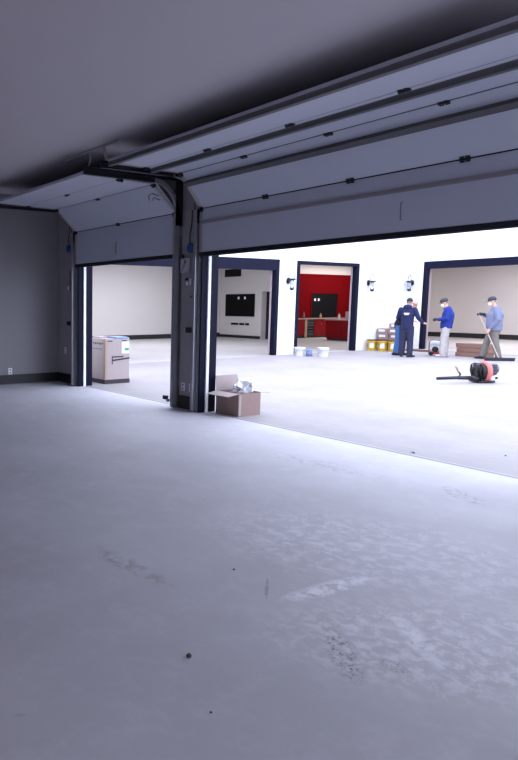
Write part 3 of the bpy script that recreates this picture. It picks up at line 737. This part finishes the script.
# stack of brown boxes behind the pails
bl = ['left column', 'right column']
n = 0
tiers = [4, 5]
pos = ['bottom', 'second', 'third', 'fourth', 'topmost']
for c in range(2):
    for k in range(tiers[c]):
        x = -13.80 + c*0.44; y = 20.62 + 0.02*((k+c) % 2); x += 0.02*((k*7+c*3) % 3-1)
        nm = 'topmost' if k == tiers[c]-1 else pos[k]
        root = thing('tile_carton', (x, y, 0.185*k), 'flat brown carton, %s in the %s behind the yellow pails' % (nm, bl[c]), 'box', 'brown cartons behind the yellow pails')
        m = MB(); m.box(x-0.205, x+0.205, y-0.20, y+0.20, 0.185*k+0.001, 0.185*(k+1)-0.004); m.build('carton_body', M_cardd, root, bevel=0.006)
        m = MB(); m.box(x-0.13, x+0.10, y-0.203, y-0.2005, 0.185*k+0.08, 0.185*k+0.155); m.build('paper_label', M_pailw, root)
# board on the ground by the frame
m = MB(); m.obox((-12.72, 20.9, 0.03), (0.46, 0.0, 0), (0, 0.07, 0), (0, 0, 0.03)); tag(m.build('wooden_board', M_wood, bevel=0.004), 'reddish brown board lying on the paving behind the man in navy', 'board')
# portable machine
gx, gy = -11.43, 19.75
root = thing('generator', (gx, gy, 0), 'portable engine machine with a white tank and red base beside the dark frame', 'machine', rz=0.5)
def G(m, name, mm, **k): return m.build(name, mm, root, local=True, **k)
m = MB(); m.box(-0.24, 0.24, -0.17, 0.17, 0.05, 0.13); G(m, 'base', M_redp, bevel=0.02)
m = MB(); m.box(-0.19, 0.05, -0.13, 0.13, 0.13, 0.31); G(m, 'engine_block', M_pailw, bevel=0.02)
m = MB(); m.lathe([(0.06, -0.19), (0.085, -0.17), (0.09, -0.13)], (-0.08, 0, 0.2), 18, 'y'); G(m, 'pull_starter', M_black)
m = MB(); m.box(-0.22, 0.20, -0.15, 0.15, 0.33, 0.45); t = G(m, 'fuel_tank', M_pailw, bevel=0.04)
m = MB(); m.lathe([(0.03, 0.44), (0.03, 0.47), (0.02, 0.475)], (0.0, 0, 0), 14); G(m, 'filler_cap', M_black)
m = MB(); m.ball((0.13, 0, 0.23), 0.09, 0.12, 0.09, 14); G(m, 'alternator', M_redp, smooth=True)
m = MB()
for sy in (-0.175, 0.175):
    m.tube([(-0.25, sy, 0.05), (-0.25, sy, 0.42), (-0.20, sy, 0.475), (0.20, sy, 0.475), (0.25, sy, 0.42), (0.25, sy, 0.05)], 0.012)
G(m, 'tube_frame', M_engine)
for sx in (-0.18, 0.18):
    m = MB(); m.lathe([(0.05, -0.2), (0.06, -0.19), (0.06, -0.16), (0.05, -0.15)], (sx, 0, 0.06), 18, 'y'); G(m, 'wheel', M_rubber)
# flat cartons lying in a pile behind the broom man
for k in range(3):
    root = thing('flat_carton', (-10.62+0.03*(k % 2), 20.3, 0.135*k), ('bottom', 'middle', 'top')[k] + ' brown carton of the low pile behind the man with the broom', 'box', 'low pile of brown cartons', rz=0.05-0.04*k)
    m = MB(); m.box(-0.46, 0.42+0.03*k, -0.24, 0.24, 0.002, 0.13); m.build('carton_body', mat('reddish_cardboard_%d' % k, '8d6c5e', 0.85, var=0.08), root, local=True, bevel=0.006)
    m = MB(); m.box(-0.46, 0.42+0.03*k, -0.03, 0.03, 0.129, 0.132); m.build('packing_tape', M_cardp, root, local=True)

# ------------------------------------------------------------------ leaf blower
LB = thing('leaf_blower', (-7.01, 13.76, 0), 'red and black backpack leaf blower lying on the courtyard paving', 'leaf blower', rz=math.atan2(RV.y, RV.x))
def B_(m, name, mm, parent=None, **k): return m.build(name, mm, parent or LB, local=True, **k)
# local x runs to the right seen from the garage, y away from it
m = MB(); m.tube([(-0.18, -0.12, 0.03), (0.16, -0.12, 0.03), (0.20, 0.0, 0.03), (0.16, 0.15, 0.03), (-0.18, 0.15, 0.03), (-0.18, -0.12, 0.03)], 0.018)
m.box(-0.19, -0.02, -0.10, 0.12, 0.02, 0.07); B_(m, 'base_frame', M_black)
m = MB(); m.loft([(-0.12, 0, 0.05), (-0.155, 0, 0.22), (-0.12, 0, 0.40)], [(0.16, 0.022), (0.17, 0.026), (0.13, 0.02)], side=(0, 1, 0), seg=14); B_(m, 'back_pad', M_black, smooth=True)
for sy in (-0.1, 0.1):
    m = MB(); m.loft([(-0.135, sy, 0.39), (-0.19, sy, 0.36), (-0.20, sy, 0.25), (-0.17, sy, 0.13)], [(0.03, 0.012)]*4, side=(0, 1, 0), seg=8); B_(m, 'shoulder_strap', M_black)
m = MB(); m.lathe([(0.05, -0.085), (0.15, -0.08), (0.175, -0.04), (0.18, 0.02), (0.15, 0.05), (0.05, 0.06)], (-0.03, 0, 0.22), 28, 'x'); B_(m, 'fan_housing', M_black, smooth=True)
m = MB(); m.lathe([(0.135, -0.02), (0.205, -0.02), (0.215, 0.02), (0.205, 0.07), (0.14, 0.08), (0.135, 0.07)], (-0.01, 0, 0.23), 32, 'x'); B_(m, 'fan_ring', M_orange, smooth=True)
m = MB(); m.box(0.06, 0.20, -0.12, 0.12, 0.16, 0.40); m.lathe([(0.10, 0.20), (0.10, 0.26), (0.06, 0.27)], (0, 0, 0.28), 20, 'x'); e = B_(m, 'engine', M_engine, bevel=0.02)
m = MB()
for k in range(6): m.box(0.07, 0.19, -0.135, -0.12, 0.19+k*0.032, 0.205+k*0.032)
B_(m, 'cooling_fin', M_black, e)
m = MB(); m.box(0.07, 0.22, -0.13, 0.10, 0.05, 0.15); t = B_(m, 'fuel_tank', M_pailw, bevel=0.03)
m = MB(); m.lathe([(0.025, -0.15), (0.025, -0.125)], (0.18, 0, 0.11), 14, 'y'); B_(m, 'tank_cap', M_black, t)
m = MB(); m.loft([(-0.12, -0.08, 0.10), (-0.22, -0.10, 0.09), (-0.34, -0.12, 0.11)], [0.055, 0.05, 0.042], seg=16); B_(m, 'flexible_elbow', M_black, smooth=True)
m = MB(); m.loft([(-0.33, -0.12, 0.11), (-0.60, -0.13, 0.115), (-0.62, -0.13, 0.115), (-1.02, -0.14, 0.10)], [0.040, 0.038, 0.034, 0.030], seg=16); tb = B_(m, 'blow_tube', M_hinge, smooth=True)
m = MB(); m.loft([(-0.56, -0.13, 0.14), (-0.55, -0.13, 0.19), (-0.60, -0.13, 0.25)], [0.016, 0.016, 0.018], seg=10); B_(m, 'control_handle', M_black, tb)
m = MB(); m.loft([(-0.59, -0.13, 0.24), (-0.64, -0.13, 0.33)], [0.022, 0.020], seg=10, round_=True); B_(m, 'grip', M_tan, tb)

# ------------------------------------------------------------------ people
def frame_of(fwd):
    f = Vector(fwd).normalized(); s = V(0, 0, 1).cross(f).normalized(); u = f.cross(s)
    return Matrix(((f.x, s.x, u.x, 0), (f.y, s.y, u.y, 0), (f.z, s.z, u.z, 0), (0, 0, 0, 1)))
def hand(m, wr, d, n):
    """palm, four bent fingers of different lengths and a thumb leaving the side of the palm"""
    wr, d, n = Vector(wr), Vector(d).normalized(), Vector(n)
    n = (n - d*n.dot(d)).normalized(); s = d.cross(n)
    m.loft([wr, wr+d*0.03, wr+d*0.065, wr+d*0.09], [(0.026, 0.020), (0.036, 0.017), (0.041, 0.016), (0.038, 0.012)], side=s, seg=12, round_=True)
    for k, ln in enumerate((0.9, 1.05, 1.0, 0.8)):
        b = wr + d*0.085 + s*(0.030-0.02*k)
        p1 = b + (d*0.8+n*0.45).normalized()*0.038*ln
        p2 = p1 + (d*0.1+n).normalized()*0.026*ln
        p3 = p2 + (n*0.8-d*0.6).normalized()*0.018*ln
        m.loft([b, p1, p2, p3], [0.0095, 0.009, 0.0085, 0.008], seg=8, round_=True)
    b = wr + d*0.025 + s*0.034
    m.loft([b, b+(s*0.7+d*0.7+n*0.2).normalized()*0.035, b+(s*0.3+d*0.9+n*0.7).normalized()*0.065], [0.013, 0.011, 0.009], seg=8, round_=True)

def person(label, loc, rz, J, top, trousers, shoes, hood=False, headgear=None, mask=False, hair=True, top_name='jacket', bulk=1.0, gloves=None, pr=None, hem=0.84):
    root = thing('person', loc, label, 'person', None, rz)
    def Bd(m, name, mm, parent=None, **k): return m.build(name, mm, parent or root, local=True, **k)
    pel, wst, chs, nck, hd = [Vector(p) for p in J['spine']]
    hf = Vector(J['look']).normalized(); hm = Matrix.Translation(hd) @ frame_of(hf)
    def H(x, y, z): return hm @ V(x, y, z)
    # --- body: one continuous surface
    m = MB()
    sh = lambda i: Vector(J['arm'][i][0])
    shm = (sh(0)+sh(1))/2
    m.loft([pel-V(0,0,0.06), pel+V(0,0,0.05), wst, chs, shm, nck], [(0.16, 0.11), (0.165, 0.12), (0.145, 0.105), (0.17, 0.12), (0.14, 0.085), (0.062, 0.06)], side=(0,1,0), seg=18, round_=True)
    m.loft([nck-V(0,0,0.03), (nck+hd)/2, hd-V(0,0,0.04)], [0.062, 0.056, 0.055], seg=14, round_=True)
    for a in J['arm']:
        s, e, wv = Vector(a[0]), Vector(a[1]), Vector(a[2])
        m.loft([s, (s*2+e)/3, e, (e*2+wv)/3, wv], [0.055, 0.05, 0.04, 0.041, 0.027], seg=12, round_=True)
        hand(m, wv, a[3], a[4])
    for l in J['leg']:
        h, k, an, toe = [Vector(p) for p in l]
        m.loft([h, (h+k)/2, k, (k*2+an)/3, an], [0.085, 0.075, 0.055, 0.055, 0.037], seg=14, round_=True)
        m.loft([an-V(0,0,0.03), an*0.4+toe*0.6, toe], [(0.037, 0.035), (0.042, 0.028), (0.035, 0.018)], side=(0,1,0), seg=10, round_=True)
    R = frame_of(hf)
    m.ball(H(0, 0, 0.02), 0.097, 0.077, 0.103, 20, R)             # skull
    m.ball(H(0.022, 0, -0.055), 0.068, 0.060, 0.068, 16, R)       # jaw
    m.ball(H(0.072, 0, -0.105), 0.022, 0.026, 0.018, 10, R)       # chin
    m.loft([H(0.088, 0, 0.012), H(0.106, 0, -0.022), H(0.112, 0, -0.036)], [0.009, 0.013, 0.016], seg=10, round_=True)   # nose
    m.ball(H(0.089, 0, -0.068), 0.010, 0.024, 0.007, 10, R); m.ball(H(0.086, 0, -0.080), 0.010, 0.020, 0.008, 10, R)      # lips
    m.ball(H(0.082, 0, 0.030), 0.014, 0.052, 0.009, 12, R)        # brow
    for sy in (-1, 1): m.ball(H(-0.005, sy*0.079, -0.015), 0.018, 0.008, 0.032, 10, R)
    Bd(m, 'body', M_skin, remesh=0.0075, smoothit=3)
    for sy in (-1, 1):
        m = MB(); m.ball(H(0.083, sy*0.032, 0.006), 0.010, 0.014, 0.009, 10, R); Bd(m, 'eye', M_eye, smooth=True)
    # --- top with sleeves
    m = MB(); b = bulk
    hz = V(pel.x, pel.y, hem)
    m.loft([hz, pel+V(0,0,0.06), wst, chs, shm+V(0,0,0.01), nck-V(0,0,0.0)], [(0.182*b, 0.145*b), (0.185*b, 0.150*b), (0.18*b, 0.148*b), (0.197*b, 0.150*b), (0.155, 0.108), (0.080, 0.078)], side=(0,1,0), seg=20)
    for a in J['arm']:
        s, e, wv = Vector(a[0]), Vector(a[1]), Vector(a[2])
        m.loft([s, (s*2+e)/3, e, (e*2+wv)/3, e*0.12+wv*0.88], [0.078, 0.074*b**0.5, 0.063*b**0.5, 0.060, 0.043], seg=12, round_=True)
    if hood:
        m.ball(nck+V(-0.055, 0, 0.0), 0.085, 0.125, 0.075, 14)
    tp = Bd(m, top_name, top, remesh=0.013, smoothit=5)
    if pr:
        # small illegible print lines across the back
        m = MB()
        for k, (wd, zz) in enumerate(((0.075, 1.31), (0.055, 1.275))):
            xb = chs.x - 0.150*b - 0.006
            m.box(xb-0.02, xb+0.02, -wd, wd, zz-0.012, zz+0.012)
        Bd(m, 'back_print', M_pailw, tp)
    # --- trousers
    m = MB()
    m.loft([pel-V(0,0,0.10), pel-V(0,0,0.03), pel+V(0,0,0.10)], [(0.165*b, 0.125*b), (0.178*b, 0.14*b), (0.165*b, 0.13*b)], side=(0,1,0), seg=18, round_=True)
    for l in J['leg']:
        h, k, an, toe = [Vector(p) for p in l]
        m.loft([h+V(0,0,0.02), (h+k)/2, k, (k+an)/2, an+V(0,0,-0.01)], [0.112, 0.106, 0.092, 0.090, 0.080], seg=14)
    Bd(m, 'trousers', trousers, remesh=0.013, smoothit=4)
    for l in J['leg']:
        h, k, an, toe = [Vector(p) for p in l]
        d = (toe-an); d.z = 0; d.normalize()
        sd = V(0,0,1).cross(d)
        g = V(an.x, an.y, 0)
        m = MB(); m.loft([g-d*0.075+V(0,0,0.045), g+V(0,0,0.05), g+d*0.09+V(0,0,0.042), g+d*0.165+V(0,0,0.034)], [(0.038, 0.044), (0.045, 0.049), (0.05, 0.041), (0.042, 0.030)], side=sd, seg=14, round_=True)
        m.loft([g+V(0,0,0.05), g+V(0,0,0.12)], [0.05, 0.052], seg=12)
        for v in m.bm.verts: v.co.z = max(v.co.z, 0.002)
        Bd(m, 'shoe', shoes, remesh=0.01, smoothit=2)
    if gloves:
        for i in gloves[1]:
            a = J['arm'][i]; m = MB(); wv, d = Vector(a[2]), Vector(a[3]).normalized()
            n_ = Vector(a[4]); n_ = (n_-d*n_.dot(d)).normalized(); s = d.cross(n_)
            m.loft([wv-d*0.06, wv, wv+d*0.04, wv+d*0.085], [0.042, 0.036, (0.047, 0.027), (0.048, 0.023)], side=s, seg=12, round_=True)
            for kk, ln in enumerate((0.9, 1.05, 1.0, 0.8)):
                b0 = wv + d*0.085 + s*(0.030-0.02*kk); p1 = b0+(d*0.8+n_*0.45).normalized()*0.038*ln; p2 = p1+(d*0.1+n_).normalized()*0.026*ln
                m.loft([b0, p1, p2], [0.0135, 0.013, 0.012], seg=8, round_=True)
            b0 = wv + d*0.025 + s*0.036
            m.loft([b0, b0+(s*0.7+d*0.7+n_*0.2).normalized()*0.035, b0+(s*0.3+d*0.9+n_*0.7).normalized()*0.065], [0.017, 0.015, 0.013], seg=8, round_=True)
            Bd(m, 'glove', gloves[0], remesh=0.006, smoothit=2)
    if hair:
        m = MB(); m.ball(H(-0.012, 0, 0.036), 0.098, 0.083, 0.102, 20, R)
        for v in m.bm.verts:
            q = hm.inverted() @ v.co
            if q.x > 0.035 and q.z < 0.075: q.x = 0.035
            if q.z < -0.035: q.z = -0.035
            v.co = hm @ q
        Bd(m, 'hair', M_hair, smooth=True)
    if headgear:
        kind, mm = headgear
        m = MB(); m.lathe([(0.090, 0.025), (0.094, 0.05), (0.088, 0.085), (0.07, 0.115), (0.04, 0.132), (0.006, 0.138)], (0, 0, 0), 24)
        for v in m.bm.verts: v.co.x *= 1.18; v.co.x -= 0.004
        m.bm.transform(hm); cp = Bd(m, 'cap', mm, smooth=True)
        m = MB()
        pts = [(0.09*math.cos(a)*1.15+ (0.085 if abs(a) < 1.0 else 0.05)*math.cos(a), 0.088*math.sin(a)) for a in [-1.25+k*0.25 for k in range(11)]]
        inner = [(0.05, 0.06*math.sin(a)) for a in [1.25-k*0.25 for k in range(11)]]
        m.prism([(x, y, 0.036-0.10*max(0, x-0.1)) for x, y in pts] + [(x, y, 0.046) for x, y in inner], (0, 0, 0.006))
        m.bm.transform(hm); Bd(m, 'brim', mm, cp)
    if mask:
        m = MB(); m.ball((0.062, 0, -0.058), 0.064, 0.062, 0.062, 16)
        for v in m.bm.verts:
            if v.co.x < 0.02: v.co.x = 0.02
        m.bm.transform(hm); mk = Bd(m, 'face_mask', M_mask, smooth=True)
        m = MB(); m.tube([H(0.03, -0.068, -0.03), H(-0.02, -0.087, 0.0), H(-0.09, -0.05, -0.01), H(-0.105, 0, -0.012), H(-0.09, 0.05, -0.01), H(-0.02, 0.087, 0.0), H(0.03, 0.068, -0.03)], 0.004, 6); Bd(m, 'strap', M_mask, mk)
    return root

def legs(yl, yr, xl=0.0, xr=0.0, tl=0.05, tr=-0.05, hx=0.0, hz=0.90):
    return [((hx, 0.09, hz), (hx*0.5+xl*0.5+0.025, (0.09+yl)/2, 0.49), (xl, yl, 0.085), (xl+0.15, yl+tl, 0.03)),
            ((hx, -0.09, hz), (hx*0.5+xr*0.5+0.025, (-0.09+yr)/2, 0.49), (xr, yr, 0.085), (xr+0.15, yr+tr, 0.03))]
rad = math.radians
# man in navy overalls, seen from behind
person('man in navy hooded jacket and trousers seen from behind, reaching towards the dark frame', (-11.605, 18.348, 0), rad(112),
    dict(spine=((0, 0, 0.92), (0, 0, 1.06), (0.0, 0, 1.27), (0.0, 0, 1.50), (0.045, -0.03, 1.635)), look=(0.9, -0.25, -0.2),
         arm=(((0, 0.185, 1.42), (0.06, 0.27, 1.16), (0.27, 0.16, 1.06), (0.9, -0.4, 0.1), (0, -0.4, -1)), ((0, -0.185, 1.42), (-0.03, -0.30, 1.17), (0.10, -0.41, 1.02), (0.5, -0.8, -0.1), (0.4, 0.3, -1))),
         leg=legs(0.11, -0.12, 0.02, -0.02, 0.03, -0.10)),
    M_navycloth, M_navytr, M_boot, hood=True, mask=True, top_name='hooded_jacket', pr=True, bulk=0.96)
# bending companion half hidden behind him
person('man in blue jeans and black sweater leaning forward, half hidden behind the man in navy', (-12.10, 18.82, 0), rad(30),
    dict(spine=((-0.04, 0, 0.92), (0.0, 0, 1.06), (0.09, 0, 1.26), (0.21, 0, 1.45), (0.31, 0, 1.57)), look=(0.92, -0.1, -0.4),
         arm=(((0.14, 0.185, 1.38), (0.10, 0.25, 1.10), (0.33, 0.20, 1.06), (1, -0.1, 0), (0, 0, -1)), ((0.14, -0.185, 1.38), (0.02, -0.26, 1.12), (0.16, -0.24, 0.90), (0.6, 0.1, -0.8), (0.2, 0.9, 0))),
         leg=legs(0.10, -0.10, 0.05, -0.10, 0.02, -0.02, -0.04)),
    M_blackcloth, M_jeans, M_boot, headgear=('cap', M_pink), hair=True, top_name='sweater')
# man in bright blue jacket
person('man in bright blue jacket, dark cap and white mask looking down at his gloved hands', (-11.033, 19.339, 0), rad(209.8),
    dict(spine=((-0.03, 0, 0.93), (-0.05, 0, 1.08), (-0.06, 0, 1.28), (0.0, 0, 1.50), (0.055, 0, 1.625)), look=(0.92, 0, -0.38),
         arm=(((-0.04, 0.19, 1.42), (-0.03, 0.27, 1.14), (0.20, 0.11, 1.12), (0.9, -0.4, 0.1), (0, -0.5, -1)), ((-0.04, -0.19, 1.42), (-0.02, -0.27, 1.14), (0.21, -0.07, 1.13), (0.9, 0.3, 0.1), (0, 0.5, -1))),
         leg=legs(0.11, -0.11, 0.03, -0.04, 0.03, -0.03, -0.03)),
    M_bluecloth, M_camo, M_bootl, hood=False, headgear=('cap', M_capgrey), mask=True, bulk=1.1, gloves=(M_glove, (0, 1)), hem=0.86)
# man with the broom
bm_loc, bm_rz = (-9.857, 19.643, 0), rad(206.7)
person('heavy man in grey-blue shirt, dark cap and white mask leaning on a push broom', bm_loc, bm_rz,
    dict(spine=((-0.04, 0, 0.94), (-0.03, 0, 1.08), (-0.05, 0, 1.30), (-0.01, 0, 1.53), (0.05, 0, 1.665)), look=(0.95, 0, -0.3),
         arm=(((-0.05, 0.20, 1.45), (-0.13, 0.30, 1.14), (0.06, 0.265, 0.88), (0.45, 0.05, -0.8), (0.3, 0.9, 0.2)), ((-0.03, -0.20, 1.45), (0.12, -0.22, 1.22), (0.27, 0.02, 1.30), (0.75, 0.6, 0.1), (0.6, -0.5, -0.5))),
         leg=legs(0.12, -0.12, -0.20, 0.20, 0.03, -0.03, -0.03, 0.92)),
    M_greycloth, M_olive, M_boot, headgear=('cap', M_capgrey), mask=True, bulk=1.38, top_name='shirt', gloves=(M_glove, (1,)), hem=0.84)
BR = thing('push_broom', bm_loc, 'push broom with long pale handle and wide dark head, held by the heavy man', 'broom', None, bm_rz)
m = MB(); m.tube([(0.375, 0.06, 1.36), (-0.20, 0.42, 0.085)], 0.014); m.build('handle', M_handle, BR, local=True)
m = MB(); m.obox((-0.22, 0.43, 0.075), (0.36, 0.13, 0), (-0.009, 0.035, 0), (0, 0, 0.018)); h = m.build('broom_head', M_hinge, BR, local=True, bevel=0.006)
m = MB(); m.obox((-0.22, 0.43, 0.03), (0.35, 0.126, 0), (-0.009, 0.034, 0), (0, 0, 0.029)); m.build('bristles', M_black, h, local=True)
